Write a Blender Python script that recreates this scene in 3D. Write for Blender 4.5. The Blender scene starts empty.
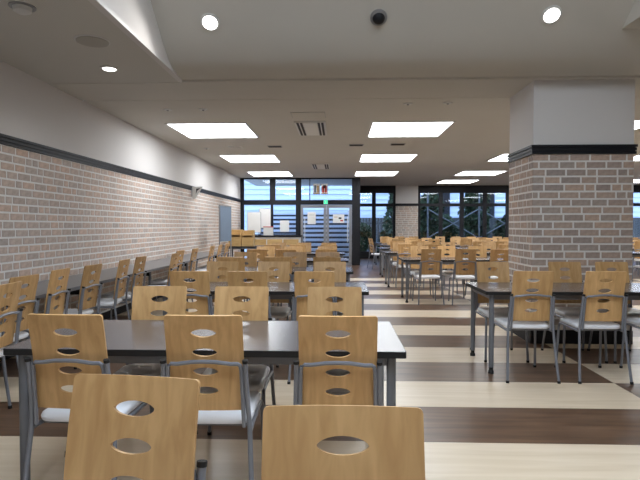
import bpy, bmesh, math, random
from mathutils import Vector, Matrix

# ------------------------------------------------------------------ camera, world, exposure
scn = bpy.context.scene
COL = scn.collection
R = math.radians
PI = math.pi

cam_d = bpy.data.cameras.new('camera')
cam_d.sensor_width = 36.0
cam_d.lens = 29.25
cam_d.clip_start = 0.02
cam = bpy.data.objects.new('camera', cam_d)
cam.location = (0, 0, 1.28)
cam.rotation_euler = (R(90 - 1.54), R(0.0), R(1.98))
COL.objects.link(cam)
scn.camera = cam

world = bpy.data.worlds.new('overcast_sky')
scn.world = world
world.use_nodes = True
_bg = world.node_tree.nodes['Background']
_bg.inputs[0].default_value = (0.56, 0.72, 1.0, 1)
_bg.inputs[1].default_value = 3.4

vs = scn.view_settings
vs.view_transform = 'Standard'
vs.look = 'None'
vs.gamma = 1
vs.use_curve_mapping = False
vs.exposure = 0.0

PANEL_EMIT = 10.5        # fluorescent ceiling panels
ADDED_PANEL_EMIT = 5.9     # unseen glowing panel added above the front seats to light the soffit riser
DOWNLIGHT_W = 26.0      # recessed downlights

# ------------------------------------------------------------------ room dimensions (metres)
XL, XR = -3.2, 12.0          # long brick wall / far right wall
YB, YE1, YE2 = -4.0, 17.0, 20.4   # wall behind the camera, entrance wall, garden window wall
ZC = 2.85                    # main ceiling
YF = 5.68                    # where the main ceiling ends and the raised ceiling begins
XK = 0.62                    # corner between entrance wall and garden bay

# ------------------------------------------------------------------ helpers
def lin(r, g, b):
    f = lambda c: (c / 255 / 12.92) if c / 255 <= 0.04045 else ((c / 255 + 0.055) / 1.055) ** 2.4
    return (f(r), f(g), f(b), 1)

class MB:
    def __init__(self):
        self.v = []; self.f = []
    def add(self, vs_, fs):
        n = len(self.v); self.v += [tuple(p) for p in vs_]
        self.f += [tuple(i + n for i in q) for q in fs]
        return self
    def box(self, x0, x1, y0, y1, z0, z1):
        return self.add([(x0, y0, z0), (x1, y0, z0), (x1, y1, z0), (x0, y1, z0), (x0, y0, z1), (x1, y0, z1), (x1, y1, z1), (x0, y1, z1)],
                        [(0, 3, 2, 1), (4, 5, 6, 7), (0, 1, 5, 4), (1, 2, 6, 5), (2, 3, 7, 6), (3, 0, 4, 7)])
    def tube(self, pts, r, n=10, cap=True):
        pts = [Vector(p) for p in pts]
        rings = []
        up = Vector((1, 0, 0))
        for i, p in enumerate(pts):
            a = pts[max(i - 1, 0)]; b = pts[min(i + 1, len(pts) - 1)]
            t = (b - a).normalized()
            ref = up if abs(t.dot(up)) < 0.9 else Vector((0, 0, 1))
            u = t.cross(ref).normalized(); w = t.cross(u).normalized()
            rr = r[i] if isinstance(r, (list, tuple)) else r
            rings.append([p + u * rr * math.cos(2 * PI * k / n) + w * rr * math.sin(2 * PI * k / n) for k in range(n)])
        vsx = [q for ring in rings for q in ring]
        fs = []
        for i in range(len(pts) - 1):
            for k in range(n):
                a = i * n + k; b = i * n + (k + 1) % n
                fs.append((a, a + n, b + n, b))
        if cap:
            fs.append(tuple(range(n))); fs.append(tuple(reversed(range((len(pts) - 1) * n, len(pts) * n))))
        return self.add(vsx, fs)
    def lathe(self, prof, n=20, axis=None, origin=(0, 0, 0)):
        """profile of (radius, height) about z, optionally turned so that z points along axis"""
        q = Matrix.Identity(3) if axis is None else Vector((0, 0, 1)).rotation_difference(Vector(axis)).to_matrix()
        o = Vector(origin)
        vsx = []
        for r_, h in prof:
            for k in range(n):
                vsx.append(o + q @ Vector((r_ * math.cos(2 * PI * k / n), r_ * math.sin(2 * PI * k / n), h)))
        fs = []
        for i in range(len(prof) - 1):
            for k in range(n):
                a = i * n + k; b = i * n + (k + 1) % n
                fs.append((a, b, b + n, a + n))
        fs.append(tuple(reversed(range(n)))); fs.append(tuple(range((len(prof) - 1) * n, len(prof) * n)))
        return self.add(vsx, fs)
    def prism(self, outline, z0, z1):
        n = len(outline)
        return self.add([(x, y, z0) for x, y in outline] + [(x, y, z1) for x, y in outline],
                        [tuple(reversed(range(n))), tuple(range(n, 2 * n))] + [(i, (i + 1) % n, (i + 1) % n + n, i + n) for i in range(n)])
    def mesh(self, name, mat=None, smooth=False):
        me = bpy.data.meshes.new(name)
        me.from_pydata(self.v, [], self.f); me.update()
        if mat: me.materials.append(mat)
        if smooth:
            for p in me.polygons: p.use_smooth = True
            try: me.set_sharp_from_angle(angle=R(40))
            except Exception: pass
        return me
    def build(self, name, mat, parent=None, smooth=False, loc=None):
        return link(name, self.mesh(name, mat, smooth), parent, loc)

def link(name, data, parent=None, loc=None):
    o = bpy.data.objects.new(name, data); COL.objects.link(o)
    if parent: o.parent = parent
    if loc: o.location = loc
    return o
def empty(name, loc=(0, 0, 0), rz=0):
    o = link(name, None, None, loc); o.rotation_euler = (0, 0, rz); o.empty_display_size = 0.1
    return o
def tag(o, label, cat=None, group=None, kind=None):
    o['label'] = label
    if cat: o['category'] = cat
    if group: o['group'] = group
    if kind: o['kind'] = kind
    return o
def struct(o, label):
    return tag(o, label, kind='structure')
def kids(o):
    return KIDS.get(o.name, [])
KIDS = {}
def note_tree(o):
    """remember the children of a prototype so that copying needs no scene search"""
    ch = [c for c in COL.objects if c.parent == o]
    KIDS[o.name] = ch
    for c in ch: note_tree(c)
def copy_tree(o, parent=None, depth=0, shallow=False, skip=()):
    c = o.copy(); COL.objects.link(c); c.parent = parent
    if not (shallow and depth >= 1):
        for ch in kids(o):
            if shallow and ch.name.split('.')[0] in skip: continue
            copy_tree(ch, c, depth + 1, shallow, skip)
    return c
def rrect(x0, x1, y0, y1, r, n=5):
    out = []
    for cx, cy, a0 in ((x1 - r, y1 - r, 0), (x0 + r, y1 - r, 90), (x0 + r, y0 + r, 180), (x1 - r, y0 + r, 270)):
        for k in range(n + 1):
            a = R(a0 + 90 * k / n)
            out.append((cx + r * math.cos(a), cy + r * math.sin(a)))
    return out

# ------------------------------------------------------------------ materials
def new_mat(name):
    m = bpy.data.materials.new(name); m.use_nodes = True
    return m, m.node_tree, m.node_tree.nodes['Principled BSDF']
def plain(name, col, rough=0.5, metal=0.0, var=0.0, scale=6.0, bump=0.0, bscale=80.0, spec=None):
    """flat colour with a little procedural mottling and fine relief"""
    m, nt, p = new_mat(name)
    p.inputs['Roughness'].default_value = rough
    p.inputs['Metallic'].default_value = metal
    if spec is not None: p.inputs['Specular IOR Level'].default_value = spec
    tc = nt.nodes.new('ShaderNodeTexCoord')
    n = nt.nodes.new('ShaderNodeTexNoise'); n.inputs['Scale'].default_value = scale; n.inputs['Detail'].default_value = 4
    nt.links.new(tc.outputs['Object'], n.inputs['Vector'])
    mx = nt.nodes.new('ShaderNodeMix'); mx.data_type = 'RGBA'
    v = max(var, 0.02)
    mx.inputs['A'].default_value = tuple(c * (1 - v) for c in col[:3]) + (1,)
    mx.inputs['B'].default_value = tuple(min(c * (1 + v), 1) for c in col[:3]) + (1,)
    nt.links.new(n.outputs['Fac'], mx.inputs['Factor'])
    nt.links.new(mx.outputs['Result'], p.inputs['Base Color'])
    if bump > 0:
        n2 = nt.nodes.new('ShaderNodeTexNoise'); n2.inputs['Scale'].default_value = bscale
        nt.links.new(tc.outputs['Object'], n2.inputs['Vector'])
        b = nt.nodes.new('ShaderNodeBump'); b.inputs['Strength'].default_value = bump; b.inputs['Distance'].default_value = 0.004
        nt.links.new(n2.outputs['Fac'], b.inputs['Height']); nt.links.new(b.outputs['Normal'], p.inputs['Normal'])
    return m
def wood(name, c1, c2, stretch=(28, 28, 1.6), rough=0.38, shift=True, bright=0.18, detail=3.0):
    m, nt, p = new_mat(name)
    p.inputs['Roughness'].default_value = rough
    tc = nt.nodes.new('ShaderNodeTexCoord'); oi = nt.nodes.new('ShaderNodeObjectInfo')
    mul = nt.nodes.new('ShaderNodeVectorMath'); mul.operation = 'MULTIPLY'; mul.inputs[1].default_value = stretch
    nt.links.new(tc.outputs['Object'], mul.inputs[0])
    add = nt.nodes.new('ShaderNodeVectorMath'); add.operation = 'ADD'
    sc = nt.nodes.new('ShaderNodeMath'); sc.operation = 'MULTIPLY'; sc.inputs[1].default_value = 37.0 if shift else 0.0
    nt.links.new(oi.outputs['Random'], sc.inputs[0])
    nt.links.new(mul.outputs[0], add.inputs[0]); nt.links.new(sc.outputs[0], add.inputs[1])
    n = nt.nodes.new('ShaderNodeTexNoise'); n.inputs['Scale'].default_value = 1.0; n.inputs['Detail'].default_value = detail; n.inputs['Distortion'].default_value = 0.6
    nt.links.new(add.outputs[0], n.inputs['Vector'])
    rp = nt.nodes.new('ShaderNodeValToRGB')
    rp.color_ramp.elements[0].position = 0.3; rp.color_ramp.elements[0].color = c1
    rp.color_ramp.elements[1].position = 0.7; rp.color_ramp.elements[1].color = c2
    nt.links.new(n.outputs['Fac'], rp.inputs['Fac'])
    hs = nt.nodes.new('ShaderNodeHueSaturation')
    mr = nt.nodes.new('ShaderNodeMapRange'); mr.inputs['To Min'].default_value = 1 - bright; mr.inputs['To Max'].default_value = 1 + bright
    nt.links.new(oi.outputs['Random'], mr.inputs['Value']); nt.links.new(mr.outputs['Result'], hs.inputs['Value'])
    nt.links.new(rp.outputs['Color'], hs.inputs['Color']); nt.links.new(hs.outputs['Color'], p.inputs['Base Color'])
    return m
def brick_mat(name, cols, island):
    m, nt, p = new_mat(name)
    p.inputs['Roughness'].default_value = 0.85
    if island:
        g = nt.nodes.new('ShaderNodeNewGeometry'); rnd = g.outputs['Random Per Island']
    else:
        g = nt.nodes.new('ShaderNodeObjectInfo'); rnd = g.outputs['Random']
    rp = nt.nodes.new('ShaderNodeValToRGB'); rp.color_ramp.interpolation = 'LINEAR'
    e = rp.color_ramp.elements
    e[0].position = 0; e[0].color = cols[0]; e[1].position = 1; e[1].color = cols[-1]
    for i, c in enumerate(cols[1:-1]):
        k = e.new((i + 1) / (len(cols) - 1)); k.color = c
    nt.links.new(rnd, rp.inputs['Fac'])
    tc = nt.nodes.new('ShaderNodeTexCoord')
    n = nt.nodes.new('ShaderNodeTexNoise'); n.inputs['Scale'].default_value = 22; n.inputs['Detail'].default_value = 5
    nt.links.new(tc.outputs['Object'], n.inputs['Vector'])
    mx = nt.nodes.new('ShaderNodeMix'); mx.data_type = 'RGBA'; mx.blend_type = 'MULTIPLY'; mx.inputs['Factor'].default_value = 0.5
    nt.links.new(rp.outputs['Color'], mx.inputs['A'])
    r2 = nt.nodes.new('ShaderNodeValToRGB'); r2.color_ramp.elements[0].position = 0.3; r2.color_ramp.elements[0].color = (0.6, 0.6, 0.6, 1); r2.color_ramp.elements[1].position = 0.65; r2.color_ramp.elements[1].color = (1.1, 1.1, 1.1, 1)
    nt.links.new(n.outputs['Fac'], r2.inputs['Fac']); nt.links.new(r2.outputs['Color'], mx.inputs['B'])
    nt.links.new(mx.outputs['Result'], p.inputs['Base Color'])
    b = nt.nodes.new('ShaderNodeBump'); b.inputs['Strength'].default_value = 0.4; b.inputs['Distance'].default_value = 0.004
    nt.links.new(n.outputs['Fac'], b.inputs['Height']); nt.links.new(b.outputs['Normal'], p.inputs['Normal'])
    return m
def emit(name, col, s):
    m, nt, p = new_mat(name)
    nt.nodes.remove(p)
    e = nt.nodes.new('ShaderNodeEmission'); e.inputs[0].default_value = col; e.inputs[1].default_value = s
    nt.links.new(e.outputs[0], nt.nodes['Material Output'].inputs[0])
    return m
def glass(name, tint=(0.9, 0.95, 1.0, 1)):
    m, nt, p = new_mat(name)
    nt.nodes.remove(p)
    t = nt.nodes.new('ShaderNodeBsdfTransparent'); t.inputs[0].default_value = tint
    g = nt.nodes.new('ShaderNodeBsdfGlossy'); g.inputs['Roughness'].default_value = 0.02
    fr = nt.nodes.new('ShaderNodeFresnel'); fr.inputs[0].default_value = 1.5
    mx = nt.nodes.new('ShaderNodeMixShader')
    nt.links.new(fr.outputs[0], mx.inputs[0]); nt.links.new(t.outputs[0], mx.inputs[1]); nt.links.new(g.outputs[0], mx.inputs[2])
    nt.links.new(mx.outputs[0], nt.nodes['Material Output'].inputs[0])
    return m
def perforated(name, col):
    m, nt, p = new_mat(name)
    p.inputs['Roughness'].default_value = 0.9
    tc = nt.nodes.new('ShaderNodeTexCoord')
    v = nt.nodes.new('ShaderNodeTexVoronoi'); v.inputs['Scale'].default_value = 45; v.inputs['Randomness'].default_value = 0.0
    nt.links.new(tc.outputs['Object'], v.inputs['Vector'])
    rp = nt.nodes.new('ShaderNodeValToRGB'); rp.color_ramp.elements[0].position = 0.2; rp.color_ramp.elements[1].position = 0.3
    rp.color_ramp.elements[0].color = tuple(c * 0.62 for c in col[:3]) + (1,); rp.color_ramp.elements[1].color = col
    nt.links.new(v.outputs['Distance'], rp.inputs['Fac']); nt.links.new(rp.outputs['Color'], p.inputs['Base Color'])
    return m

M = {}
M['ceil'] = plain('ceiling_paint', lin(206, 203, 196), 0.9, var=0.03, scale=2, bump=0.05)
M['perf'] = perforated('perforated_ceiling_board', lin(204, 202, 196))
M['paint'] = plain('wall_paint', lin(216, 213, 212), 0.8, var=0.02, scale=2, bump=0.08)
M['black'] = plain('black_trim', lin(26, 27, 33), 0.55, var=0.1, spec=0.3)
M['blackmatt'] = plain('black_plastic', lin(22, 22, 24), 0.6)
M['mortar'] = plain('pale_mortar', lin(222, 221, 220), 0.95, var=0.06, scale=30, bump=0.3, bscale=200)
M['mortar2'] = plain('grey_mortar', lin(222, 218, 214), 0.95, var=0.06, scale=30, bump=0.3, bscale=200)
WB = [lin(176, 166, 160), lin(202, 180, 166), lin(188, 176, 168), lin(208, 184, 168), lin(192, 180, 172), lin(204, 176, 158)]
PB = [lin(162, 146, 138), lin(184, 162, 148), lin(168, 156, 148), lin(194, 168, 150), lin(158, 146, 140), lin(180, 160, 148)]
M['wbrick'] = brick_mat('pale_brick', WB, False); M['wbrick_s'] = brick_mat('pale_brick_field', WB, True)
M['pbrick'] = brick_mat('brown_brick', PB, False); M['pbrick_s'] = brick_mat('brown_brick_field', PB, True)
M['ply'] = wood('beech_plywood', lin(186, 144, 94), lin(211, 171, 119))
M['plyedge'] = M['ply']
M['vinyl'] = plain('white_seat_vinyl', lin(240, 241, 246), 0.35, bump=0.05)
M['tube'] = plain('grey_painted_tube', lin(132, 135, 144), 0.35, metal=0.25)
M['legm'] = plain('grey_table_leg', lin(122, 125, 132), 0.38, metal=0.25)
M['lam'] = plain('grey_laminate_top', lin(92, 88, 90), 0.22, var=0.05, scale=4)
M['count'] = plain('counter_laminate', lin(116, 116, 120), 0.3, var=0.04)
M['cream'] = wood('cream_floor_vinyl', lin(212, 194, 168), lin(226, 210, 188), stretch=(1.2, 14, 14), rough=0.3, bright=0.03)
M['brown'] = wood('dark_floor_vinyl', lin(80, 60, 46), lin(114, 88, 69), stretch=(1.6, 16, 16), rough=0.3, bright=0.06)
M['sub'] = plain('floor_subbase', lin(70, 62, 54), 0.8)
M['panel'] = emit('fluorescent_diffuser', (0.95, 0.98, 1.0, 1), PANEL_EMIT)
M['added_panel'] = emit('added_panel_diffuser', (0.80, 0.90, 1.0, 1), ADDED_PANEL_EMIT)
M['lamp'] = emit('downlight_lens', (1.0, 0.98, 0.94, 1), 14)
M['lampw'] = emit('small_downlight_lens', (1.0, 0.97, 0.93, 1), 5)
M['white'] = plain('white_metal', lin(214, 214, 212), 0.5)
M['alu'] = plain('grey_aluminium', lin(150, 152, 156), 0.38, metal=0.5)
M['glass'] = glass('window_glass')
M['paper'] = plain('white_paper', lin(232, 232, 230), 0.8)
M['green'] = emit('exit_sign_green', (0.05, 0.75, 0.35, 1), 1.6)
M['bluegrey'] = plain('blue_grey_fabric', lin(112, 128, 148), 0.9, var=0.05, bump=0.2)
M['pine'] = wood('pine_board', lin(196, 160, 104), lin(214, 182, 128), stretch=(4, 20, 20))
M['red'] = plain('red_ink', lin(190, 60, 58), 0.6)
M['ink'] = plain('dark_ink', lin(60, 62, 70), 0.7)
M['tan'] = plain('tan_ink', lin(190, 160, 120), 0.7)
M['concrete'] = plain('concrete', lin(168, 168, 168), 0.9, var=0.1, bump=0.2)
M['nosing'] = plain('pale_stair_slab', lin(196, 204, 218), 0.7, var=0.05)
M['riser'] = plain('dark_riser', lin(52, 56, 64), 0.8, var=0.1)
M['siding'] = plain('pale_blue_siding', lin(206, 218, 238), 0.7, var=0.03)
M['darkwall'] = plain('dark_fence_board', lin(64, 68, 70), 0.8, var=0.15)
M['leaf'] = plain('dark_leaf', lin(44, 66, 38), 0.6, var=0.45, scale=9)
M['leaf2'] = plain('conifer_leaf', lin(44, 70, 46), 0.6, var=0.4, scale=9)
M['bark'] = plain('tree_bark', lin(70, 58, 48), 0.9, var=0.2, bump=0.4)
M['steel'] = plain('steel_brace', lin(120, 126, 134), 0.5, metal=0.3)

# ------------------------------------------------------------------ floor: inlaid vinyl strips in alternating colours
floor = MB().box(XL, XR, YB, YE2, -0.1, -0.004).build('floor', M['sub'])
struct(floor, 'floor of alternating cream and dark brown wood-look vinyl strips')
SP = 0.607; Y0 = 3.07
seams = [XL, 2.25, 7.05, XR]
k0 = math.floor((YB - Y0) / SP); k1 = math.ceil((YE2 - Y0) / SP)
for si in range(3):
    xa, xb = seams[si], seams[si + 1]
    me_c = MB().box(xa, xb - 0.001, 0, SP - 0.0015, -0.004, 0).mesh('floor_strip', M['cream'])
    me_d = MB().box(xa, xb - 0.001, 0, SP - 0.0015, -0.004, 0).mesh('floor_strip', M['brown'])
    for k in range(k0 + 1, k1 - 1):
        light = ((k % 2 == 1) ^ (si % 2 == 1)) and Y0 + SP * k < 12.6
        link('floor_strip', me_c if light else me_d, floor, (0, Y0 + SP * k, 0))
    for k in (k0, k1 - 1):
        ya = max(YB, Y0 + SP * k); yb = min(YE2, Y0 + SP * (k + 1))
        light = ((k % 2 == 1) ^ (si % 2 == 1)) and k < 0
        MB().box(xa, xb - 0.001, ya, yb - 0.0015, -0.004, 0).build('floor_strip', M['cream' if light else 'brown'], floor)

# ------------------------------------------------------------------ ceiling
ceiling = MB().box(XL, XR, YF + 0.8, YE2, ZC, ZC + 0.1).build('ceiling', M['ceil'])
struct(ceiling, 'warm grey plaster ceiling with light panels and a raised part in front')
MB().box(XL, XR, YF, YF + 0.77, ZC - 0.004, ZC + 0.1).build('beam_soffit', M['ceil'], ceiling)
MB().box(-1.69, XR, YF - 0.06, YF - 0.004, ZC - 0.012, ZC + 0.02).build('beam_trim', M['ceil'], ceiling)
MB().box(XL, -1.74, YB, YF - 0.006, ZC, ZC + 0.1).build('perforated_soffit', M['perf'], ceiling)
XQ = 2.62; YQ = 4.97; ZQ = 3.10; ZT = 3.92
prof = [(YF - 0.004, ZC + 0.01), (5.45, 2.862), (5.3, 2.885), (5.18, 2.935), (5.0, 3.06), (4.85, 3.18), (4.7, 3.30), (4.4, 3.53), (4.0, 3.77), (3.6, 3.9), (3.4, ZT)]
sl = MB()
n = len(prof)
for x in (-1.69, XR):
    sl.v += [(x, y, z) for y, z in prof]
for i in range(n - 1):
    sl.f.append((i, i + 1, n + i + 1, n + i))
sl.v += [(x, y + 0.05, z + 0.08) for x in (-1.69, XR) for y, z in prof]
for i in range(n - 1):
    sl.f.append((2 * n + i, 3 * n + i, 3 * n + i + 1, 2 * n + i + 1))
sl.build('curved_slope', M['ceil'], ceiling, smooth=True)
MB().box(-1.69, XR, YB, 3.41, ZT, ZT + 0.1).build('raised_ceiling', M['ceil'], ceiling)
MB().box(-1.74, -1.69, YB, YF, ZC, ZT + 0.1).build('soffit_riser', M['paint'], ceiling)
MB().box(-1.69, -1.682, YB, YF - 0.05, ZC, ZC + 0.03).build('soffit_edge_trim', M['white'], ceiling)
MB().box(XQ, XR, YB, YQ, ZQ, ZQ + 0.06).box(XQ, XQ + 0.05, YB, YQ, ZQ + 0.06, ZT).build('right_bulkhead', M['ceil'], ceiling)
# joint line at the back of the beam
MB().box(XL, XR, YF + 0.77, YF + 0.80, ZC + 0.006, ZC + 0.1).build('ceiling_joint', M['tan'], ceiling)

# ------------------------------------------------------------------ walls
ZB = 2.055      # top of brickwork; the black rail sits above it
wall_left = MB().box(XL - 0.15, XL, YB, YE1 + 0.12, 0, ZC).build('wall_left', M['paint'])
struct(wall_left, 'long wall with pale brick facing below and cream paint above')
MB().box(XL, XL + 0.008, YB, YE1 - 0.07, 0, ZB).build('mortar_bed', M['mortar'], wall_left)
def rail(bx0, bx1, by0, by1, parent, axis):
    """black picture rail with grooves; axis x: faces along +-y"""
    m = MB()
    for i, (za, zb, d) in enumerate(((0, 0.028, 0.018), (0.028, 0.036, 0.010), (0.036, 0.064, 0.020), (0.064, 0.072, 0.010), (0.072, 0.098, 0.026))):
        if axis == 'xp': m.box(bx0, bx0 + d, by0, by1, ZB + za, ZB + zb)
        else: m.box(bx0 - d, bx1 + d, by0 - d, by1 + d, ZB + za, ZB + zb)
    return m.build('picture_rail', M['black'], parent)
rail(XL, 0, YB, YE1 - 0.07, wall_left, 'xp')
MB().box(XL + 0.008, XL + 0.022, YB, YE1 - 0.07, 0, 0.1).build('skirting', M['black'], wall_left)

COURSE = 0.081; JT = 0.019; PROUD = 0.0025
rng = random.Random(4)
def course_cells(L, row):
    cells = []; u = -rng.random() * 0.12 - (0.1 if row % 2 else 0.0)
    while u < L:
        ln = rng.choices((0.198, 0.152, 0.092), (0.7, 0.17, 0.13))[0]
        a = max(u, 0.0); b = min(u + ln, L)
        if b - a > 0.02: cells.append((a, b))
        u += ln + JT
    return cells
def brick_mesh(w, h, mat, axis):
    """five-sided box standing proud of the mortar; axis = outward normal"""
    e = 0.003
    if axis == 'x':
        v = [(0, 0, 0), (0, w, 0), (0, w, h), (0, 0, h), (PROUD, e, e), (PROUD, w - e, e), (PROUD, w - e, h - e), (PROUD, e, h - e)]
    elif axis == '-x':
        v = [(0, w, 0), (0, 0, 0), (0, 0, h), (0, w, h), (-PROUD, w - e, e), (-PROUD, e, e), (-PROUD, e, h - e), (-PROUD, w - e, h - e)]
    elif axis == 'y':
        v = [(w, 0, 0), (0, 0, 0), (0, 0, h), (w, 0, h), (w - e, PROUD, e), (e, PROUD, e), (e, PROUD, h - e), (w - e, PROUD, h - e)]
    else:
        v = [(0, 0, 0), (w, 0, 0), (w, 0, h), (0, 0, h), (e, -PROUD, e), (w - e, -PROUD, e), (w - e, -PROUD, h - e), (e, -PROUD, h - e)]
    f = [(4, 5, 6, 7), (0, 1, 5, 4), (1, 2, 6, 5), (2, 3, 7, 6), (3, 0, 4, 7)]
    return MB().add(v, f)
_bm = {}
def lay_bricks(parent, cells, origin, axis, mat, mat_s, n_parts, key, z_lo=0):
    """cells (u0, u1, z0, z1); the first n_parts by key become bricks of their own, the rest one field"""
    cells = sorted(cells, key=key)
    field = MB()
    ox, oy = origin
    for i, (a, b, z0, z1) in enumerate(cells):
        p = (ox, oy + a, z0) if axis in ('x', '-x') else (ox + a, oy, z0)
        if i < n_parts:
            kk = (round(b - a, 3), round(z1 - z0, 3), axis, mat)
            if kk not in _bm: _bm[kk] = brick_mesh(b - a, z1 - z0, M[mat], axis).mesh('brick', M[mat])
            link('brick', _bm[kk], parent, p)
        else:
            t = brick_mesh(b - a, z1 - z0, None, axis)
            field.add([(x + p[0], y + p[1], z + p[2]) for x, y, z in t.v], t.f)
    if field.v:
        o = field.build('brick_field', M[mat_s], parent); o['kind'] = 'stuff'
cells = []
nrow = 25
for r_ in range(nrow):
    z0 = ZB - 0.006 - (r_ + 1) * COURSE + JT
    if z0 < 0.1: break
    for a, b in course_cells(YE1 - 0.1 - YB, r_):
        cells.append((a, b, z0, z0 + COURSE - JT))
def wkey(c):
    y = (c[0] + c[1]) / 2 + YB
    return y if (y > 4.85 and c[2] > 0.66) else 100 + y
lay_bricks(wall_left, cells, (XL + 0.008, YB), 'x', 'wbrick', 'wbrick_s', 300, wkey)

wall_back = MB().box(XL - 0.15, XR + 0.15, YB - 0.15, YB, 0, 4.1).build('wall_back', M['paint'])
struct(wall_back, 'plain painted wall behind the viewpoint')
wall_right = MB().box(XR, XR + 0.15, YB, YE2, 0, 4.1).build('wall_right', M['paint'])
struct(wall_right, 'plain painted wall at far right end of hall')
wall_return = MB().box(XK, XK + 0.1, YE1 - 0.08, YE2, 0, ZC).build('wall_return', M['black'])
struct(wall_return, 'dark return between entrance and garden windows')

# ---- brick pillar
PX0, PX1, PY0, PY1 = 2.10, 3.18, YF + 0.03, 6.50
pillar = MB().box(PX0 + 0.006, PX1 - 0.006, PY0 + 0.006, PY1 - 0.006, ZB, ZC).build('wall_pillar', M['paint'])
struct(pillar, 'broad square pillar faced with brown brick and painted pale above')
MB().box(PX0 + 0.006, PX1 - 0.006, PY0 + 0.006, PY1 - 0.006, 0, ZB).build('mortar_core', M['mortar2'], pillar)
rail(PX0 + 0.006, PX1 - 0.006, PY0 + 0.006, PY1 - 0.006, pillar, 'all')
MB().box(PX0 - 0.006, PX1 + 0.006, PY0 - 0.006, PY1 + 0.006, 0, 0.15).build('skirting', M['black'], pillar)
def face_cells(L):
    out = []
    for r_ in range(nrow):
        z0 = ZB - 0.006 - (r_ + 1) * COURSE + JT
        if z0 < 0.15: break
        out += [(a, b, z0, z0 + COURSE - JT) for a, b in course_cells(L, r_)]
    return out
W = PX1 - PX0 - 0.012; D = PY1 - PY0 - 0.012
fr = face_cells(W); lf = face_cells(D)
lay_bricks(pillar, fr, (PX0 + 0.006, PY0 + 0.006), '-y', 'pbrick', 'pbrick_s', 300 - min(150, len(lf)), lambda c: -c[2])
lay_bricks(pillar, lf, (PX0 + 0.006, PY0 + 0.006), '-x', 'pbrick', 'pbrick_s', min(150, len(lf)), lambda c: -c[2])
lay_bricks(pillar, face_cells(D), (PX1 - 0.006, PY0 + 0.006), 'x', 'pbrick', 'pbrick_s', 0, lambda c: -c[2])
lay_bricks(pillar, face_cells(W), (PX0 + 0.006, PY1 - 0.006), 'y', 'pbrick', 'pbrick_s', 0, lambda c: -c[2])

# ------------------------------------------------------------------ entrance glazing (y = 17)
def window(name, label, x0, x1, y, zs, xs_rows, frame_mat, t=0.07, w=0.07, post=None):
    """glazed wall: zs = list of transom heights (first = sill bottom, last = head);
    xs_rows = mullion centres for each row between transoms"""
    root = empty(name, ((x0 + x1) / 2, y, 0)); struct(root, label)
    cx = (x0 + x1) / 2
    for i, (z, h) in enumerate(zs):
        MB().box(x0 - cx, x1 - cx, -t / 2, t / 2, z - h / 2, z + h / 2).build('transom', M[frame_mat], root)
    for i in range(len(zs) - 1):
        za = zs[i][0] + zs[i][1] / 2; zb = zs[i + 1][0] - zs[i + 1][1] / 2
        xs = xs_rows[i]
        for (xm, wm) in xs:
            MB().box(xm - wm / 2 - cx, xm + wm / 2 - cx, -t / 2, t / 2, za, zb).build('mullion', M[frame_mat], root)
        for j in range(len(xs) - 1):
            xa = xs[j][0] + xs[j][1] / 2; xb = xs[j + 1][0] - xs[j + 1][1] / 2
            MB().box(xa - cx, xb - cx, -0.006, 0.006, za, zb).build('pane', M['glass'], root)
    return root
DX0, DX1 = -1.22, 0.46
window('window_1', 'tall black-framed entrance window left of the doors', XL, -1.22, YE1,
       [(0.04, 0.08), (0.98, 0.06), (2.05, 0.15), (ZC - 0.02, 0.04)],
       [[(XL + 0.06, 0.12), (-2.16, 0.08), (-1.30, 0.16)], [(XL + 0.06, 0.12), (-2.16, 0.08), (-1.30, 0.16)], [(XL + 0.06, 0.12), (-2.14, 0.18), (-1.30, 0.16)]], 'black')
window('window_2', 'black-framed fanlight above the double doors', -1.22, XK, YE1,
       [(2.05, 0.15), (ZC - 0.02, 0.04)], [[(-1.21, 0.02), (-0.92, 0.025), (0.54, 0.17)]], 'black')
MB().box(0.455, XK, YE1 - 0.07, YE1 + 0.07, 0, ZC - 0.002).build('door_post', M['black'], wall_return)
door = empty('door_1', (-0.38, YE1, 0)); struct(door, 'grey aluminium double glass doors of the entrance')
for s, (xa, xb) in enumerate(((-0.84, -0.005), (0.005, 0.83))):
    lf_ = MB()
    lf_.box(xa, xa + 0.085, -0.025, 0.025, 0.01, 1.965).box(xb - 0.085, xb, -0.025, 0.025, 0.01, 1.965)
    lf_.box(xa + 0.085, xb - 0.085, -0.025, 0.025, 1.87, 1.965).box(xa + 0.085, xb - 0.085, -0.025, 0.025, 0.01, 0.13)
    leaf = lf_.build('door_leaf', M['alu'], door)
    MB().box(xa + 0.085, xb - 0.085, -0.005, 0.005, 0.13, 1.87).build('pane', M['glass'], leaf)
    hx = xa + 0.14 if s == 0 else xb - 0.14
    MB().tube([(hx, -0.03, 0.75), (hx, -0.075, 0.78), (hx, -0.075, 1.55), (hx, -0.03, 1.58)], 0.013, 8).build('pull_handle', M['white'], leaf, smooth=True)

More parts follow.
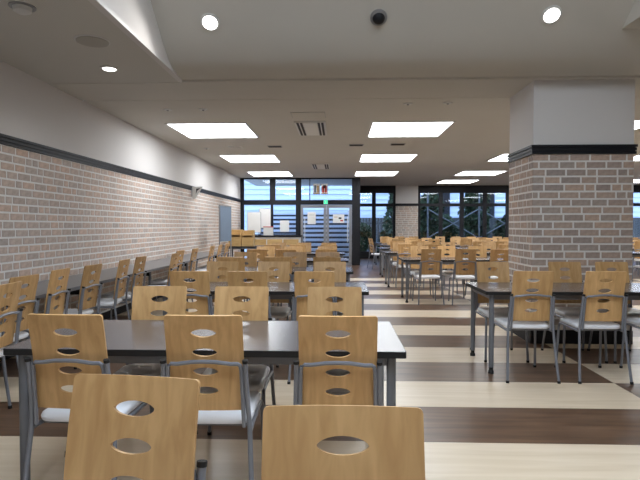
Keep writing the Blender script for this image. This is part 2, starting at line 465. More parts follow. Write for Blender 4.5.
# ------------------------------------------------------------------ garden glazing (y = 20.4)
HZ = 2.56
def bay(name, label, x0, x1, mull):
    row = [(x0 + 0.05, 0.1)] + [(m_, 0.15) for m_ in mull] + [(x1 - 0.05, 0.1)]
    r_ = window(name, label, x0, x1, YE2, [(0.14, 0.28), (2.10, 0.12), (HZ + 0.145, 0.29)], [row, row], 'black')
    return r_
bay('window_3', 'black-framed garden window between entrance return and brick pier', XK + 0.1, 2.24, [1.40])
bay('window_4', 'row of black-framed garden windows right of the brick pier', 3.10, 7.46, [3.99, 4.80, 5.68, 6.56])
bay('window_5', 'black-framed garden windows at far right', 7.6, 12.0, [8.45, 9.3, 10.2, 11.1])
MB().box(7.46, 7.6, YE2 - 0.05, YE2 + 0.05, 0, ZC).build('wall_post', M['black'])
struct(bpy.data.objects['wall_post'], 'dark post between garden windows')
pier = MB().box(2.24, 3.10, YE2 - 0.1, YE2 + 0.2, ZB + 0.1, ZC).build('wall_pier', M['paint'])
struct(pier, 'narrow far pier of brick between garden windows')
MB().box(2.24, 3.10, YE2 - 0.1, YE2 + 0.2, 0, ZB).build('mortar_core', M['mortar2'], pier)
MB().box(2.24, 3.10, YE2 - 0.13, YE2 + 0.2, ZB, ZB + 0.1).build('picture_rail', M['black'], pier)
lay_bricks(pier, face_cells(0.86), (2.24, YE2 - 0.1), '-y', 'wbrick', 'wbrick_s', 0, lambda c: 0)

# ------------------------------------------------------------------ outside
ground = MB().box(-14, 24, YE1 + 0.1, 48, -0.35, -0.12).build('ground', M['concrete'])
struct(ground, 'paved yard outside the windows')
st = empty('outdoor_staircase', (-1.34, 19.2, -0.12))
tag(st, 'broad pale outdoor staircase rising behind the glass doors', 'stairs')
NS = 11; RI = 0.18; GO = 0.29
for i in range(NS):
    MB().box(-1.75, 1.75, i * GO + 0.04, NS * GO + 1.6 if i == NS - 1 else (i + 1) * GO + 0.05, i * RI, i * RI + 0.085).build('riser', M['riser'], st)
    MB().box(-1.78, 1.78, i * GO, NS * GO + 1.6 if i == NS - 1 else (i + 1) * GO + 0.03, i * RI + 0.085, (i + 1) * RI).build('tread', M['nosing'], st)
for sx in (-1.86, 1.78):
    MB().add([(sx, 0, 0), (sx + 0.08, 0, 0), (sx + 0.08, NS * GO + 1.6, 0), (sx, NS * GO + 1.6, 0),
              (sx, 0, 0.3), (sx + 0.08, 0, 0.3), (sx + 0.08, NS * GO, NS * RI + 0.1), (sx, NS * GO, NS * RI + 0.1),
              (sx, NS * GO + 1.6, NS * RI + 0.1), (sx + 0.08, NS * GO + 1.6, NS * RI + 0.1)],
             [(0, 3, 2, 1), (0, 1, 5, 4), (4, 5, 6, 7), (7, 6, 9, 8), (3, 8, 9, 2), (0, 4, 7, 8, 3), (1, 2, 9, 6, 5)]).build('side_wall', M['concrete'], st)
def facade(name, label, x0, x1, y, z0, z1, holes):
    root = empty(name, ((x0 + x1) / 2, y, 0)); tag(root, label, 'building')
    cx = (x0 + x1) / 2
    MB().box(x0 - cx, x1 - cx, 0.06, 4, z0, z1).build('wall_core', M['siding'], root)
    h = 0.28; z = z0
    me = MB().add([(x0 - cx, 0.0, 0), (x1 - cx, 0.0, 0), (x1 - cx, 0.06, h), (x0 - cx, 0.06, h), (x0 - cx, 0.06, 0), (x1 - cx, 0.06, 0)],
                  [(0, 1, 2, 3), (0, 4, 5, 1), (0, 3, 4), (1, 5, 2)]).mesh('siding_board', M['siding'])
    while z + h <= z1 + 0.01:
        link('siding_board', me, root, (0, 0, z)); z += h
    for (xa, xb, za, zb) in holes:
        f = MB().box(xa - cx, xb - cx, -0.05, 0.05, za, zb).build('window', M['riser'], root)
        MB().box(xa - cx + 0.06, xb - cx - 0.06, -0.06, -0.05, za + 0.06, zb - 0.06).build('pane', M['black'], f)
    MB().box(x0 - cx - 0.2, x1 - cx + 0.2, -0.2, 4.2, z1, z1 + 0.25).build('roof_edge', M['white'], root)
    return root
facade('neighbour_building', 'pale blue sided building seen through the entrance glass', -9, 2.9, 27.5, -0.12, 6.9, [(-7.6, -6.0, 2.2, 4.0)])
facade('sided_building', 'pale blue sided building behind the garden fence', 3.4, 22, 31, -0.12, 8.0, [(5.4, 6.6, 0.8, 4.4), (8.0, 9.2, 0.8, 4.4)])
fence = empty('garden_fence', (8, 25.2, -0.12)); tag(fence, 'dark board fence behind the garden windows', 'fence')
fm = MB().box(-0.068, 0.068, 0, 0.03, 0, 1.78).mesh('board', M['darkwall'])
for i in range(100):
    link('board', fm, fence, (-7.2 + i * 0.144, 0, 0.02))
for z in (0.4, 1.5): MB().box(-7.3, 7.3, 0.03, 0.08, z, z + 0.08).build('fence_rail', M['darkwall'], fence)

def leaf_cloud(n, fn, size, mat, name, parent, seed):
    r_ = random.Random(seed); m = MB()
    for _ in range(n):
        c = Vector(fn(r_))
        a = Vector((r_.gauss(0, 1), r_.gauss(0, 1), r_.gauss(0, 1))).normalized()
        b = a.cross(Vector((r_.gauss(0, 1), r_.gauss(0, 1), r_.gauss(0, 1)))).normalized()
        s = size * r_.uniform(0.6, 1.3)
        m.add([c - a * s, c + b * s * 0.45, c + a * s, c - b * s * 0.45], [(0, 1, 2, 3)])
    o = m.build(name, mat, parent); o['kind'] = 'stuff'
    return o
def tree(name, label, loc, h, w, kind, seed):
    root = empty(name, loc); tag(root, label, 'tree', 'trees outside the windows')
    MB().tube([(0, 0, 0), (0.03, 0.02, h * 0.4), (0, 0, h * 0.85)], [0.09, 0.07, 0.02], 8).build('trunk', M['bark'], root, smooth=True)
    if kind == 'cone':
        def fn(r_):
            z = r_.random() ** 1.4; a = r_.uniform(0, 2 * PI); q = w * (1 - z) * math.sqrt(r_.uniform(0.3, 1))
            return (q * math.cos(a), q * math.sin(a), 0.2 + z * (h - 0.2))
        leaf_cloud(1500, fn, 0.11, M['leaf2'], 'foliage', root, seed)
    else:
        def fn(r_):
            a = r_.uniform(0, 2 * PI); u = r_.uniform(-1, 1); q = r_.uniform(0.55, 1) ** 0.5; s = math.sqrt(1 - u * u)
            k = 1 + 0.25 * math.sin(3 * a + seed) * math.cos(4 * u)
            return (w * q * k * s * math.cos(a), w * q * k * s * math.sin(a), h * 0.58 + h * 0.42 * q * u)
        leaf_cloud(1600, fn, 0.13, M['leaf'], 'foliage', root, seed)
    return root
tree('garden_conifer', 'pointed dark green conifer just outside the window left of the pier', (2.35, 22.6, -0.12), 3.1, 0.72, 'cone', 3)
tree('garden_tree', 'round dark tree outside the first garden window pane', (3.95, 22.6, -0.12), 2.9, 0.62, 'round', 5)
tree('garden_tree', 'round dark tree outside the third garden window pane', (5.95, 22.7, -0.12), 3.3, 0.6, 'round', 6)
tree('garden_tree', 'low bushy tree outside the fourth garden window pane', (7.55, 23.0, -0.12), 1.9, 0.7, 'round', 7)
tree('garden_tree', 'low bushy tree outside the second garden window pane', (5.0, 24.4, -0.12), 1.9, 0.5, 'round', 8)
tree('garden_tree', 'small round bush outside the window beside the entrance return', (1.15, 24.3, -0.12), 1.5, 0.45, 'round', 9)
br = empty('steel_brace_frame', (6.0, 21.6, -0.12)); tag(br, 'grey steel cross-braced frame standing outside the garden windows', 'frame')
for x in (-2.3, -0.2, 1.9):
    MB().box(x - 0.03, x + 0.03, -0.03, 0.03, 0, 2.9).build('post', M['steel'], br)
for xa, xb in ((-2.3, -0.2), (-0.2, 1.9)):
    MB().tube([(xa, 0.0, 2.1), (xb, 0.0, 0.9)], 0.025, 6).build('brace', M['steel'], br)
    MB().tube([(xa, 0.05, 0.9), (xb, 0.05, 2.1)], 0.025, 6).build('brace', M['steel'], br)

# ------------------------------------------------------------------ ceiling lights and fittings
ORD = ['first', 'second', 'third', 'fourth', 'fifth', 'sixth', 'seventh', 'eighth', 'ninth', 'tenth', 'eleventh', 'twelfth']
pl = empty('ceiling_light'); PW, PD = 1.2, 1.26
MB().box(-PW / 2 - 0.03, PW / 2 + 0.03, -PD / 2 - 0.03, -PD / 2, -0.012, 0).box(-PW / 2 - 0.03, PW / 2 + 0.03, PD / 2, PD / 2 + 0.03, -0.012, 0) \
    .box(-PW / 2 - 0.03, -PW / 2, -PD / 2, PD / 2, -0.012, 0).box(PW / 2, PW / 2 + 0.03, -PD / 2, PD / 2, -0.012, 0).build('frame', M['white'], pl)
MB().box(-PW / 2, PW / 2, -PD / 2, PD / 2, -0.006, -0.001).build('diffuser', M['panel'], pl)
note_tree(pl)
colx = [-2.02, 1.13, 4.2, 7.25, 10.3]
rowy = [8.55, 12.1, 15.65, 18.55]
colname = ['along the brick wall', 'left of the brick pillar', 'in the column behind the pillar', 'in the column right of the pillar', 'in the rightmost column']
first = True
for ci, x in enumerate(colx):
    for ri, y in enumerate(rowy):
        if ci == 0 and ri == 3: continue
        if ci == 1 and ri == 3: continue
        o = pl if first else copy_tree(pl); first = False
        o.location = (x, y, ZC)
        tag(o, 'square fluorescent ceiling panel %s, %s from the front' % (colname[ci], ORD[ri]), 'ceiling light', 'square ceiling panels')

added_panel = empty('added_light_panel', (0.4, 1.6, ZT))  # unseen panel, added to brighten the soffit riser and front seats
tag(added_panel, 'unseen bluish glowing panel added above the viewpoint to light the soffit riser', 'added_light_panel')
MB().box(-1.85, 1.85, -2.05, -2.0, -0.03, 0).box(-1.85, 1.85, 1.2, 1.25, -0.03, 0).box(-1.85, -1.8, -2.0, 1.2, -0.03, 0).box(1.8, 1.85, -2.0, 1.2, -0.03, 0).build('frame', M['white'], added_panel)
MB().box(-1.8, 1.8, -2.0, 1.2, -0.012, -0.002).build('diffuser', M['added_panel'], added_panel)

def spot(parent, loc, nrm, w, size=R(150)):
    d = bpy.data.lights.new('downlight_lamp', 'SPOT'); d.energy = w; d.spot_size = size; d.spot_blend = 0.6; d.shadow_soft_size = 0.05
    d.color = (1.0, 0.97, 0.92)
    l = link('lamp', d, parent, loc); l.rotation_mode = 'QUATERNION'
    l.rotation_quaternion = Vector((0, 0, -1)).rotation_difference(Vector(nrm))
    return l
def downlight(loc, nrm, r, label, lens, w):
    root = empty('downlight', loc); tag(root, label, 'ceiling light', 'round downlights')
    q = Vector(nrm).normalized()
    MB().lathe([(r * 1.18, -0.004), (r * 1.18, 0.008), (r, 0.012)], 24, q).build('rim', M['white'], root, smooth=True)
    MB().lathe([(r * 0.96, 0.010), (r * 0.8, 0.018), (r * 0.3, 0.022)], 24, q).build('lens', M[lens], root, smooth=True)
    spot(root, q * 0.05, q, w)
    return root
sn = Vector((0, -0.62, -0.78)).normalized()
downlight((-1.19, 4.85, 3.175), sn, 0.075, 'bright round downlight on the sloping ceiling, left one', 'lamp', DOWNLIGHT_W)
downlight((1.93, 4.83, 3.192), sn, 0.075, 'bright round downlight on the sloping ceiling above the pillar side', 'lamp', DOWNLIGHT_W)
downlight((-2.27, 5.13, ZC - 0.002), (0, 0, -1), 0.07, 'small lit downlight in perforated soffit beside the brick wall', 'lampw', 8)
cm = empty('dome_camera', (0.37, 4.83, 3.19)); tag(cm, 'chrome dome sensor on the sloping ceiling between the downlights', 'sensor')
MB().lathe([(0.078, -0.004), (0.078, 0.012), (0.06, 0.02)], 24, sn).build('base_ring', M['alu'], cm, smooth=True)
MB().lathe([(0.058, 0.015), (0.052, 0.035), (0.035, 0.052), (0.012, 0.06)], 24, sn).build('dome', M['black'], cm, smooth=True)
sp = empty('ceiling_speaker', (-2.08, 4.38, ZC)); tag(sp, 'round grey ceiling speaker in the perforated soffit', 'speaker')
MB().lathe([(0.10, -0.02), (0.13, -0.014), (0.13, 0)], 28).build('grille', plain('grille_grey', lin(176, 173, 166), 0.8, bump=0.4, bscale=300), sp, smooth=True)
MB().lathe([(0.14, -0.008), (0.145, -0.004), (0.145, 0)], 28).build('rim', M['white'], sp, smooth=True)
sf = empty('ceiling_sensor', (-2.26, 3.69, ZC)); tag(sf, 'small pale smoke sensor on soffit at top left corner', 'sensor')
MB().lathe([(0.03, -0.05), (0.06, -0.035), (0.065, 0)], 20).build('body', M['white'], sf, smooth=True)
MB().lathe([(0.09, -0.006), (0.09, 0)], 20).build('base_plate', M['alu'], sf)
# small discs and vents in the main ceiling
def at_ceiling(px, py):
    y = (ZC - 1.28) * 520 / (226 - py); return ((px - 338) / 520 * y, y)
for px, py, lab in ((167, 109, 'small flat sprinkler cover left of the two near the brick wall light'), (203, 109, 'small flat sprinkler cover right of the two near the brick wall light'),
                    (407, 105, 'small flat sprinkler cover left of the two before the aisle light'), (446, 104.5, 'small flat sprinkler cover right of the two before the aisle light'),
                    (206, 148, 'small flat sprinkler cover between the brick wall panels'), (412, 183, 'small flat sprinkler cover near the far brick pier')):
    x, y = at_ceiling(px, py)
    o = empty('sprinkler_cover', (x, y, ZC)); tag(o, lab, 'sprinkler', 'sprinkler covers')
    MB().lathe([(0.05, -0.012), (0.06, -0.008), (0.06, 0)], 18).build('cover', M['white'], o, smooth=True)
    MB().lathe([(0.012, -0.022), (0.016, -0.012)], 10).build('nozzle', M['alu'], o)
for px, py, lab in ((275, 146.5, 'dark slot vent left of the two ceiling cassettes'), (397, 145, 'dark slot vent in front of the second aisle panel'), (356, 145.5, 'dark slot vent right of the two ceiling cassettes'), (235, 147, 'pale square vent between the brick wall panels')):
    x, y = at_ceiling(px, py)
    o = empty('ceiling_vent', (x, y, ZC)); tag(o, lab, 'vent', 'ceiling vents')
    w, d = (0.14, 0.10) if 'slot' in lab else (0.13, 0.13)
    MB().box(-w, w, -d, d, -0.008, 0).build('frame', M['white' if 'pale' in lab else 'alu'], o)
    for i in range(4):
        yy = -d + 0.025 + i * (2 * d - 0.03) / 4
        MB().box(-w + 0.015, w - 0.015, yy, yy + 0.025, -0.011, -0.008).build('slot', M['ceil' if 'pale' in lab else 'blackmatt'], o)
def cassette(x0, x1, y0, y1, lab):
    cx, cy = (x0 + x1) / 2, (y0 + y1) / 2; w, d = (x1 - x0) / 2, (y1 - y0) / 2
    o = empty('air_conditioner', (cx, cy, ZC)); tag(o, lab, 'air conditioner', 'ceiling cassettes')
    MB().box(-w, w, -d, d, -0.02, 0).build('body', M['white'], o)
    for s in (-1, 1):
        for j in range(2):
            xa = s * (w - 0.03 - 0.055 * j); xb = s * (w - 0.065 - 0.055 * j)
            MB().box(min(xa, xb), max(xa, xb), -d + 0.03, d - 0.03, -0.024, -0.02).build('air_slot', M['blackmatt'], o)
    MB().box(-w * 0.42, w * 0.42, -d + 0.05, d - 0.05, -0.026, -0.02).build('intake_grille', M['paper'], o)
cassette(-0.66, -0.19, 7.82, 8.95, 'white ceiling air cassette with dark slots, nearer one')
cassette(-0.68, -0.22, 13.1, 14.2, 'white ceiling air cassette with dark slots, farther one')
hp = empty('access_hatch', (-0.42, 7.4, ZC)); tag(hp, 'flush access hatch in the ceiling before the nearer air cassette', 'hatch')
MB().box(-0.24, 0.24, -0.2, 0.2, -0.003, 0).build('frame', M['alu'], hp); MB().box(-0.234, 0.234, -0.194, 0.194, -0.005, -0.003).build('lid', M['ceil'], hp)

# ------------------------------------------------------------------ chair prototype (faces +y, origin on the floor)
def back_y(z):
    pts = [(0.44, -0.178), (0.52, -0.188), (0.62, -0.200), (0.72, -0.215), (0.80, -0.230), (0.92, -0.258)]
    for (a, b), (c, d) in zip(pts, pts[1:]):
        if z <= c: return b + (d - b) * (z - a) / (c - a)
    return pts[-1][1]
def make_back():
    hw = 0.1625; z0, z1 = 0.497, 0.912
    holes = [0.837, 0.753, 0.669, 0.585]; hx, hz = 0.053, 0.0182
    cols_h = [hx * math.sin(PI / 2 * t / 5) for t in range(-5, 6)]
    cols = [-hw, -hw + 0.0015, -hw + 0.005, -hw + 0.011, -0.095] + cols_h + [0.095, hw - 0.011, hw - 0.005, hw - 0.0015, hw]
    bm = bmesh.new(); cache = {}
    def P(x, z):
        k = (round(x, 5), round(z, 5))
        if k not in cache:
            zz = z
            if z > z1 - 0.018:     # rounded top corners
                dx = abs(x) - (hw - 0.011)
                if dx > 0: zz = z - 0.011 * (1 - math.sqrt(max(0, 1 - (dx / 0.011) ** 2))) * (z - (z1 - 0.018)) / 0.018
            cache[k] = bm.verts.new((x, back_y(zz) - 0.010 * (1 - (x / hw) ** 2) , zz))
        return cache[k]
    def lens(x):
        return hz * max(0.0, 1 - (abs(x) / hx) ** 2.0) ** 0.6
    bands = sorted(holes)
    edges_ = [(h - 0.042, h + 0.042, h) for h in bands]
    seq = [(z0, edges_[0][0], None)] + edges_ + [(edges_[-1][1], z1 - 0.018, None), (z1 - 0.018, z1, None)]
    for za, zb, h in seq:
        for a, b in zip(cols, cols[1:]):
            if h is None:
                bm.faces.new((P(a, za), P(b, za), P(b, zb), P(a, zb)))
            elif abs(a) > hx + 1e-6 or abs(b) > hx + 1e-6:
                bm.faces.new((P(a, za), P(b, za), P(b, h), P(a, h)) if True else ())
                bm.faces.new((P(a, h), P(b, h), P(b, zb), P(a, zb)))
            else:
                la, lb = lens(a), lens(b)
                lo = [P(a, za), P(b, za), P(b, h - lb), P(a, h - la)]
                hi = [P(a, h + la), P(b, h + lb), P(b, zb), P(a, zb)]
                bm.faces.new(lo); bm.faces.new(hi)
    bmesh.ops.recalc_face_normals(bm, faces=bm.faces)
    f0 = next(iter(bm.faces))
    bmesh.ops.solidify(bm, geom=bm.faces[:], thickness=0.011)
    bmesh.ops.recalc_face_normals(bm, faces=bm.faces)
    me = bpy.data.meshes.new('backrest'); bm.to_mesh(me); bm.free()
    me.materials.append(M['ply'])
    for p in me.polygons: p.use_smooth = True
    me.set_sharp_from_angle(angle=R(35))
    return me
def make_seat():
    layers = [(0.425, -0.010), (0.430, 0.0), (0.447, 0.004), (0.459, -0.002), (0.465, -0.014), (0.467, -0.05)]
    m = MB(); rings = []
    for z, off in layers:
        o_ = rrect(-0.181 - off, 0.181 + off, -0.168 - off, 0.225 + off, 0.055 + off * 0.5, 5)
        ring = []
        for x, y in o_:
            zz = z - (0.020 * ((y - 0.14) / 0.085) ** 2 if y > 0.14 else 0)   # waterfall front edge
            ring.append((x, y, zz))
        rings.append(ring)
    nn = len(rings[0])
    m.v = [p for r_ in rings for p in r_]
    for i in range(len(rings) - 1):
        for k in range(nn):
            m.f.append((i * nn + k, i * nn + (k + 1) % nn, (i + 1) * nn + (k + 1) % nn, (i + 1) * nn + k))
    m.f.append(tuple(reversed(range(nn)))); m.f.append(tuple(range((len(rings) - 1) * nn, len(rings) * nn)))
    return m
chair0 = empty('dining_chair')
link('backrest', make_back(), chair0)
make_seat().build('seat', M['vinyl'], chair0, smooth=True)
rr = 0.0108
for s in (-1, 1):
    rear = [(s * 0.206, -0.265, 0.012), (s * 0.194, -0.226, 0.22), (s * 0.184, -0.198, 0.42), (s * 0.177, -0.204, 0.52), (s * 0.173, -0.220, 0.62), (s * 0.1715, -0.236, 0.712)]
    lg = MB().tube(rear, rr, 10).build('leg', M['tube'], chair0, smooth=True)
    MB().tube([(s * 0.1715, -0.236, 0.711), (s * 0.1715, -0.2385, 0.724)], 0.0125, 10).build('end_cap', M['blackmatt'], lg, smooth=True)
    MB().tube([(s * 0.2065, -0.267, 0.0), (s * 0.206, -0.265, 0.02)], 0.0135, 10).build('foot_cap', M['blackmatt'], lg)
    fr_ = [(s * 0.196, 0.225, 0.012), (s * 0.188, 0.205, 0.30), (s * 0.185, 0.198, 0.385), (s * 0.183, 0.180, 0.408), (s * 0.181, 0.155, 0.413), (s * 0.181, -0.10, 0.413), (s * 0.185, -0.192, 0.413)]
    lg = MB().tube(fr_, rr, 10).build('leg', M['tube'], chair0, smooth=True)
    MB().tube([(s * 0.1965, 0.226, 0.0), (s * 0.196, 0.225, 0.02)], 0.0135, 10).build('foot_cap', M['blackmatt'], lg)
hoop = []
for s in (-1, 1):
    side = [(s * 0.160, back_y(0.46) - 0.020, 0.43), (s * 0.157, back_y(0.56) - 0.021, 0.56), (s * 0.154, back_y(0.67) - 0.021, 0.678), (s * 0.150, back_y(0.70) - 0.022, 0.700),
            (s * 0.139, back_y(0.705) - 0.023, 0.707), (s * 0.11, back_y(0.71) - 0.027, 0.708), (s * 0.05, back_y(0.717) - 0.03, 0.717)]
    hoop += side if s < 0 else [(0, back_y(0.718) - 0.031, 0.7185)] + side[::-1]
MB().tube(hoop, 0.009, 8).build('back_rail', M['tube'], chair0, smooth=True)
for y in (-0.12, 0.14):
    MB().tube([(-0.18, y, 0.413), (0.18, y, 0.413)], 0.009, 8).build('cross_bar', M['tube'], chair0, smooth=True)
for s in (-1, 1):
    MB().lathe([(0.0055, 0), (0.0045, 0.0035)], 10, (0, 1, 0), (s * 0.146, back_y(0.668) + 0.008, 0.668)).build('screw', M['alu'], chair0)
note_tree(chair0)
_used = [False]
crng = random.Random(11)
def chair(x, y, rz, label, group, far=False):
    """x, y = position of the backrest; rz = direction the sitter faces (0 = away from the viewpoint)"""
    ox = x - math.sin(rz) * 0.225; oy = y + math.cos(rz) * 0.225
    if not _used[0]: o = chair0; _used[0] = True
    else: o = copy_tree(chair0, shallow=far, skip=('screw', 'cross_bar'))
    o.location = (ox, oy, 0); o.rotation_euler = (0, 0, rz)
    tag(o, label, 'chair', group)
    return o

# ------------------------------------------------------------------ table prototype (1.8 x 0.74, origin at front left corner on the floor)
TL, TD, TH = 1.84, 0.74, 0.72
table0 = empty('dining_table')
core = MB().prism(rrect(0, TL, 0, TD, 0.012, 3), TH - 0.030, TH - 0.002).build('edge_band', M['blackmatt'], table0)
MB().prism(rrect(0.0025, TL - 0.0025, 0.0025, TD - 0.0025, 0.011, 3), TH - 0.002, TH).build('tabletop', M['lam'], table0)
for x in (0.062, TL - 0.062):
    for y in (0.062, TD - 0.062):
        lg = MB().tube([(x, y, 0.055), (x, y, TH - 0.030)], 0.0215, 14).build('leg', M['legm'], table0, smooth=True)
        MB().lathe([(0.017, 0.055), (0.017, 0.03), (0.024, 0.022), (0.025, 0.0)][::-1], 14, None, (x, y, 0)).build('foot', M['blackmatt'], lg, smooth=True)
for y in (0.062, TD - 0.062):
    MB().box(0.085, TL - 0.085, y - 0.012, y + 0.012, TH - 0.075, TH - 0.031).build('apron', M['legm'], table0)
for x in (0.062, TL - 0.062):
    MB().box(x - 0.012, x + 0.012, 0.085, TD - 0.085, TH - 0.075, TH - 0.031).build('apron', M['legm'], table0)
note_tree(table0)
_tused = [False]
def table(x, y, label, group, rz=0):
    if not _tused[0]: o = table0; _tused[0] = True
    else: o = copy_tree(table0)
    o.location = (x, y, 0); o.rotation_euler = (0, 0, rz)
    tag(o, label, 'table', group)
    return o

# ---- two chairs nearest the viewpoint (facing it)
chair(-0.493, 1.215, PI + R(-7), 'plywood chair facing the viewer at lower left, closest but one', 'chairs facing the viewer in front')
chair(0.01, 1.02, PI, 'plywood chair facing the viewer at bottom centre, closest of all', 'chairs facing the viewer in front')

# ---- left block of tables
LG = 'chairs at the left row of tables'
T = [(0.306, 2.31), (0.265, 4.43), (0.19, 6.36), (0.17, 8.4), (0.15, 10.5)]
TN = ['frontmost', 'second', 'third', 'fourth', 'fifth']
near = [[(-1.135, -2), (-0.556, 1), (0.0, 0)], [(-1.21, 0), (-0.735, 1), (-0.19, 0)], [(-1.27, 0), (-0.71, 0), (-0.13, 0)], [(-1.28, 0), (-0.82, 0), (-0.19, 0)], [(-1.3, 0), (-0.80, 0), (-0.18, 0)]]
farr = [[(-1.08, 2), (-0.58, 1), (-0.02, 0)], [(-1.19, 0), (-0.66, 0), (-0.08, 0)], [(-1.3, 0), (-0.60, 0), (-0.14, 0)], [(-1.3, 0), (-0.80, 0), (-0.20, 0)], [(-1.3, 0), (-0.75, 0), (-0.2, 0)]]
PN = ['nearest the brick wall', 'in the middle', 'at the aisle end']
for i, (xr, y) in enumerate(T):
    table(xr - TL, y, 'dark grey laminate table, %s in the left row of tables' % TN[i], 'tables in the left row')
    for j in range(3):
        x, a = near[i][j]
        chair(x, y - (0.17, 0.22, 0.21, 0.21, 0.21)[i], R(a), 'plywood chair with its back to us, %s left table, %s' % (TN[i], PN[j]), LG, i > 2)
        x, a = farr[i][j]
        chair(x, y + TD + (0.045, 0.13, 0.16, 0.16, 0.16)[i], PI + R(a), 'plywood chair facing us behind the %s left table, %s' % (TN[i], PN[j]), LG, i > 2)

# ---- right block
def proj_x(x, y): return 338 + x / y * 520
RT = [(1.27, 4.48)]
RN = ['frontmost', 'second', 'third', 'fourth', 'fifth', 'sixth']
RG = 'chairs at the right block of tables'
table(1.27, 4.48, 'dark grey laminate table standing in front of the brick pillar', 'tables in the right block')
for j, x in enumerate((1.59, 2.17, 2.75)):
    chair(x, 4.30, R((0, 0, 0)[j]), 'plywood chair with its back to us before the pillar, %s from the left' % ORD[j], RG)
for j, x in enumerate((1.585, 2.31, 2.78)):
    chair(x, 5.36, PI, 'plywood chair facing us against the pillar, %s from the left' % ORD[j], RG)
cn = ['aisle', 'middle', 'inner', 'fourth', 'fifth']
for r_, y in enumerate((8.65, 10.85, 13.0, 15.1, 17.2)):
    for c in range(5):
        x0 = (1.09, 1.0, 1.05, 1.27, 1.2)[r_] + c * 1.95
        xa, xb = proj_x(x0, y), proj_x(x0 + TL, y + TD)
        if (xa > 512 and proj_x(x0 + TL, y) < 634) or xb > 700 or xa > 650: continue
        table(x0, y, 'grey laminate table behind the pillar, %s row, %s column' % (ORD[r_], cn[c]), 'tables in the right block')
        for j, dx in enumerate((0.41, 0.94, 1.46)):
            for side in (0, 1):
                jx = crng.uniform(-0.03, 0.03); jy = crng.uniform(-0.03, 0.14); ja = crng.uniform(-5, 5)
                x = x0 + dx + jx
                yy = y - 0.17 - jy if side == 0 else y + TD + 0.15 + jy
                px = proj_x(x, yy)
                if 520 < px < 626 or px > 650: continue
                if crng.random() < 0.2 and r_ > 0: continue
                chair(x, yy, (PI if side else 0) + R(ja), 'plywood chair %s, %s row past pillar, %s column, %s seat' % (('back to us', 'facing us')[side], ORD[r_], cn[c], ORD[j]), RG, True)
chair(0.98, 15.47, R(-72), 'plywood chair standing sideways at the aisle end of a far right table', RG, True)

# ------------------------------------------------------------------ wall counter and its chairs
ct = empty('wall_counter', (XL + 0.025, 0, 0)); tag(ct, 'long narrow grey counter fixed along the brick wall', 'counter')
MB().box(0, 0.63, 1.2, 11.6, 0.66, 0.69).build('counter_top', M['count'], ct)
MB().box(0.632, 0.636, 1.2, 11.6, 0.658, 0.688).build('edge_strip', M['legm'], ct)
for y in (1.3, 3.35, 5.3, 7.3, 9.1, 11.4):
    MB().box(0.02, 0.5, y - 0.02, y + 0.02, 0.57, 0.66).build('bracket', M['blackmatt'], ct)
    MB().tube([(0.5, y, 0.0), (0.5, y, 0.66)], 0.02, 10).build('leg', M['legm'], ct, smooth=True)
cy = [3.24, 3.75, 4.34, 4.85, 5.62, 6.18, 6.90, 7.75, 8.45, 9.6, 10.25, 10.95]
cxs = [-2.13, -2.33, -2.38, -2.34, -2.36, -2.39, -2.2, -2.39, -2.36, -2.35, -2.35, -2.36]
ca = [4, -3, 3, -2, 4, 0, 2, -3, 0, 0, 2, 0]
for i in range(12):
    chair(cxs[i], cy[i], R(90 + ca[i]), 'plywood chair tucked at the wall counter, %s from the front' % ORD[i], 'chairs along the wall counter', i > 8)

# ------------------------------------------------------------------ objects at the far left end
pb = empty('partition_screen', (-2.66, 12.2, 0), R(78)); tag(pb, 'blue-grey fabric partition screen standing at the end of the wall counter', 'partition')
MB().box(-0.3, 0.3, -0.015, 0.015, 0.92, 1.74).build('panel', M['bluegrey'], pb)
MB().box(-0.3, 0.3, -0.02, 0.02, 1.74, 1.765).build('top_rail', M['alu'], pb)
for x in (-0.32, 0.32):
    MB().tube([(x, 0, 0.03), (x, 0, 1.77)], 0.016, 10).build('post', M['alu'], pb, smooth=True)
    MB().box(x - 0.02, x + 0.02, -0.25, 0.25, 0, 0.035).build('foot', M['alu'], pb)
pt = table(-3.1, 14.2, 'dark table carrying two wooden crates near the far end wall', 'tables in the left row')
def crate(x, y, w, h, label):
    o = empty('wooden_crate', (x, y, TH)); tag(o, label, 'crate', 'wooden crates on the end table')
    t = 0.018; d = 0.34
    for xx in (0, w - t):
        MB().add([(xx, 0, 0), (xx, d, 0), (xx, d, h), (xx, 0.16, h), (xx, 0, h * 0.62), (xx + t, 0, 0), (xx + t, d, 0), (xx + t, d, h), (xx + t, 0.16, h), (xx + t, 0, h * 0.62)],
                 [(4, 3, 2, 1, 0), (5, 6, 7, 8, 9), (0, 1, 6, 5), (1, 2, 7, 6), (2, 3, 8, 7), (3, 4, 9, 8), (4, 0, 5, 9)]).build('side_panel', M['pine'], o)
    MB().box(t, w - t, d - t, d, 0, h).build('back_panel', M['pine'], o)
    MB().box(t, w - t, 0, t, 0, h * 0.55).build('front_panel', M['pine'], o)
    MB().box(t, w - t, t, d - t, 0, t).build('base', M['pine'], o)
    for z in (0.35, 0.68): MB().box(t, w - t, t + 0.02, d - t, h * z, h * z + 0.012).build('shelf', M['pine'], o)
crate(-3.03, 14.3, 0.34, 0.46, 'slant-sided wooden crate on the end table, nearer the brick wall')
crate(-2.67, 14.32, 0.32, 0.44, 'slant-sided wooden crate on the end table, farther from the wall')
cb = empty('low_cabinet', (-2.0, 16.45, 0)); tag(cb, 'low white-framed cabinet with wooden doors below the entrance window', 'cabinet')
MB().box(-0.8, 0.8, 0, 0.42, 0.06, 0.93).build('body', M['white'], cb)
MB().box(-0.84, 0.84, -0.03, 0.43, 0.93, 0.98).build('worktop', M['black'], cb)
MB().box(-0.78, 0.78, 0.03, 0.40, 0, 0.06).build('plinth', M['blackmatt'], cb)
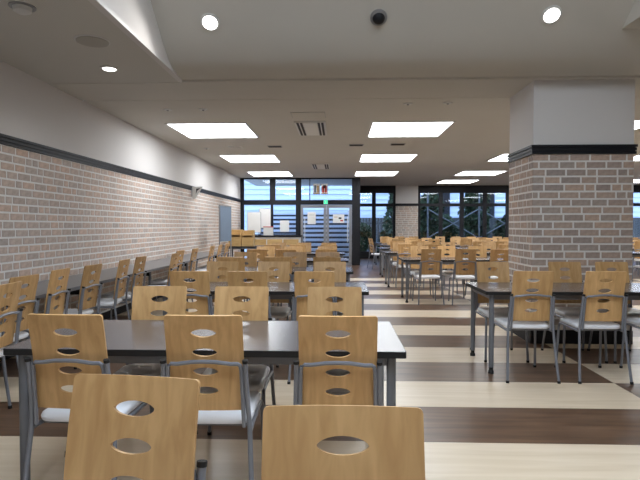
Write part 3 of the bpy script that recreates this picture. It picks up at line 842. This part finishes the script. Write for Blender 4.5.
for i in range(3):
    xa = -0.76 + i * 0.515
    dr = MB().box(xa, xa + 0.48, -0.018, -0.001, 0.12, 0.86).build('door', M['pine'], cb)
    MB().tube([(xa + 0.43, -0.03, 0.5), (xa + 0.43, -0.03, 0.62)], 0.006, 6).build('handle', M['alu'], dr)
def easel_board(x, y, w, z0, z1, label):
    o = empty('notice_board', (x, y, 0.98)); tag(o, label, 'board', 'white boards on the low cabinet')
    MB().box(-w / 2, w / 2, 0, 0.02, z0 - 0.98, z1 - 0.98).build('panel', M['paper'], o)
    MB().box(-w / 2 - 0.012, w / 2 + 0.012, 0.02, 0.035, z0 - 0.99, z1 - 0.97).build('back_frame', M['alu'], o)
    MB().box(-0.12, 0.12, -0.06, 0.1, 0, 0.02).build('stand_base', M['alu'], o)
    MB().box(-0.015, 0.015, 0.036, 0.05, 0.02, z1 - 1.1).build('stand', M['alu'], o)
easel_board(-2.68, 16.52, 0.42, 1.08, 1.72, 'large white board on the low cabinet beside the brick wall')
easel_board(-2.36, 16.74, 0.36, 1.22, 1.84, 'taller white board standing behind the first on the low cabinet')
bx_ = empty('leaflet_box', (-2.22, 16.47, 0.98)); tag(bx_, 'grey leaflet box with red rim on the low cabinet', 'box')
MB().box(-0.15, 0.15, 0, 0.16, 0, 0.26).build('body', M['white'], bx_)
MB().box(-0.155, 0.155, -0.005, 0.165, 0.26, 0.285).build('rim', M['red'], bx_)
def sheet(name, x, z0, z1, w, y, label, marks=()):
    o = empty(name, (x, y, z0)); tag(o, label, 'notice', 'papers on the entrance glass')
    MB().box(-w / 2, w / 2, 0, 0.003, 0, z1 - z0).build('paper', M['paper'], o)
    for (xa, xb, za, zb, mm) in marks:
        MB().box(xa * w - w / 2, xb * w - w / 2, -0.002, 0, za * (z1 - z0), zb * (z1 - z0)).build('print', M[mm], o)
sheet('paper_notice', -1.75, 1.09, 1.46, 0.30, YE1 - 0.012, 'white paper notice on the window left of the doors')
sheet('paper_notice', -0.86, 1.34, 1.74, 0.27, YE1 - 0.034, 'white paper notice on the left door leaf', [(0.15, 0.85, 0.7, 0.8, 'white')])
sheet('paper_notice', 0.02, 1.38, 1.66, 0.37, YE1 - 0.034, 'white paper notice with dark and red print on right door leaf', [(0.5, 0.75, 0.45, 0.65, 'ink'), (0.65, 0.9, 0.2, 0.35, 'red'), (0.1, 0.4, 0.65, 0.72, 'tan')])
sheet('poster', -0.70, 2.32, 2.66, 0.22, YE1 - 0.012, 'small tan and grey poster, left of the pair above doors', [(0.0, 1.0, 0.0, 0.12, 'tan'), (0.15, 0.45, 0.15, 0.85, 'bluegrey'), (0.55, 0.9, 0.15, 0.8, 'tan')])
sheet('poster', -0.44, 2.32, 2.66, 0.22, YE1 - 0.012, 'small red figure poster, right of the pair above doors', [(0.0, 1.0, 0.0, 0.1, 'tan'), (0.15, 0.45, 0.15, 0.75, 'red'), (0.55, 0.85, 0.15, 0.8, 'red'), (0.3, 0.7, 0.55, 0.85, 'ink')])
ex = empty('exit_sign', (-0.40, YE1 - 0.075, 2.05)); tag(ex, 'small green lit exit sign above the doors', 'sign')
MB().box(-0.07, 0.07, 0.01, 0.04, -0.06, 0.08).build('case', M['white'], ex); MB().box(-0.06, 0.06, 0.002, 0.01, -0.05, 0.07).build('face', M['green'], ex)
MB().box(-0.015, 0.015, 0.0, 0.002, -0.02, 0.04).build('pictogram', M['paper'], ex)
ws = empty('projecting_sign', (XL, 11.2, 1.87)); tag(ws, 'small white triangular sign projecting from the black rail of the brick wall', 'sign')
MB().add([(0.04, -0.008, 0.0), (0.11, -0.008, 0.0), (0.27, -0.008, 0.26), (0.04, -0.008, 0.26), (0.04, 0.008, 0.0), (0.11, 0.008, 0.0), (0.27, 0.008, 0.26), (0.04, 0.008, 0.26)],
         [(0, 1, 2, 3), (7, 6, 5, 4), (0, 4, 5, 1), (1, 5, 6, 2), (2, 6, 7, 3), (3, 7, 4, 0)]).build('plate', M['paper'], ws)
MB().box(0.027, 0.045, -0.02, 0.02, 0.05, 0.23).build('bracket', M['alu'], ws)
MB().add([(0.13, -0.0095, 0.22), (0.22, -0.0095, 0.23), (0.12, -0.0095, 0.10), (0.15, -0.0095, 0.17)], [(0, 2, 3), (0, 3, 1)]).build('printed_mark', M['ink'], ws)
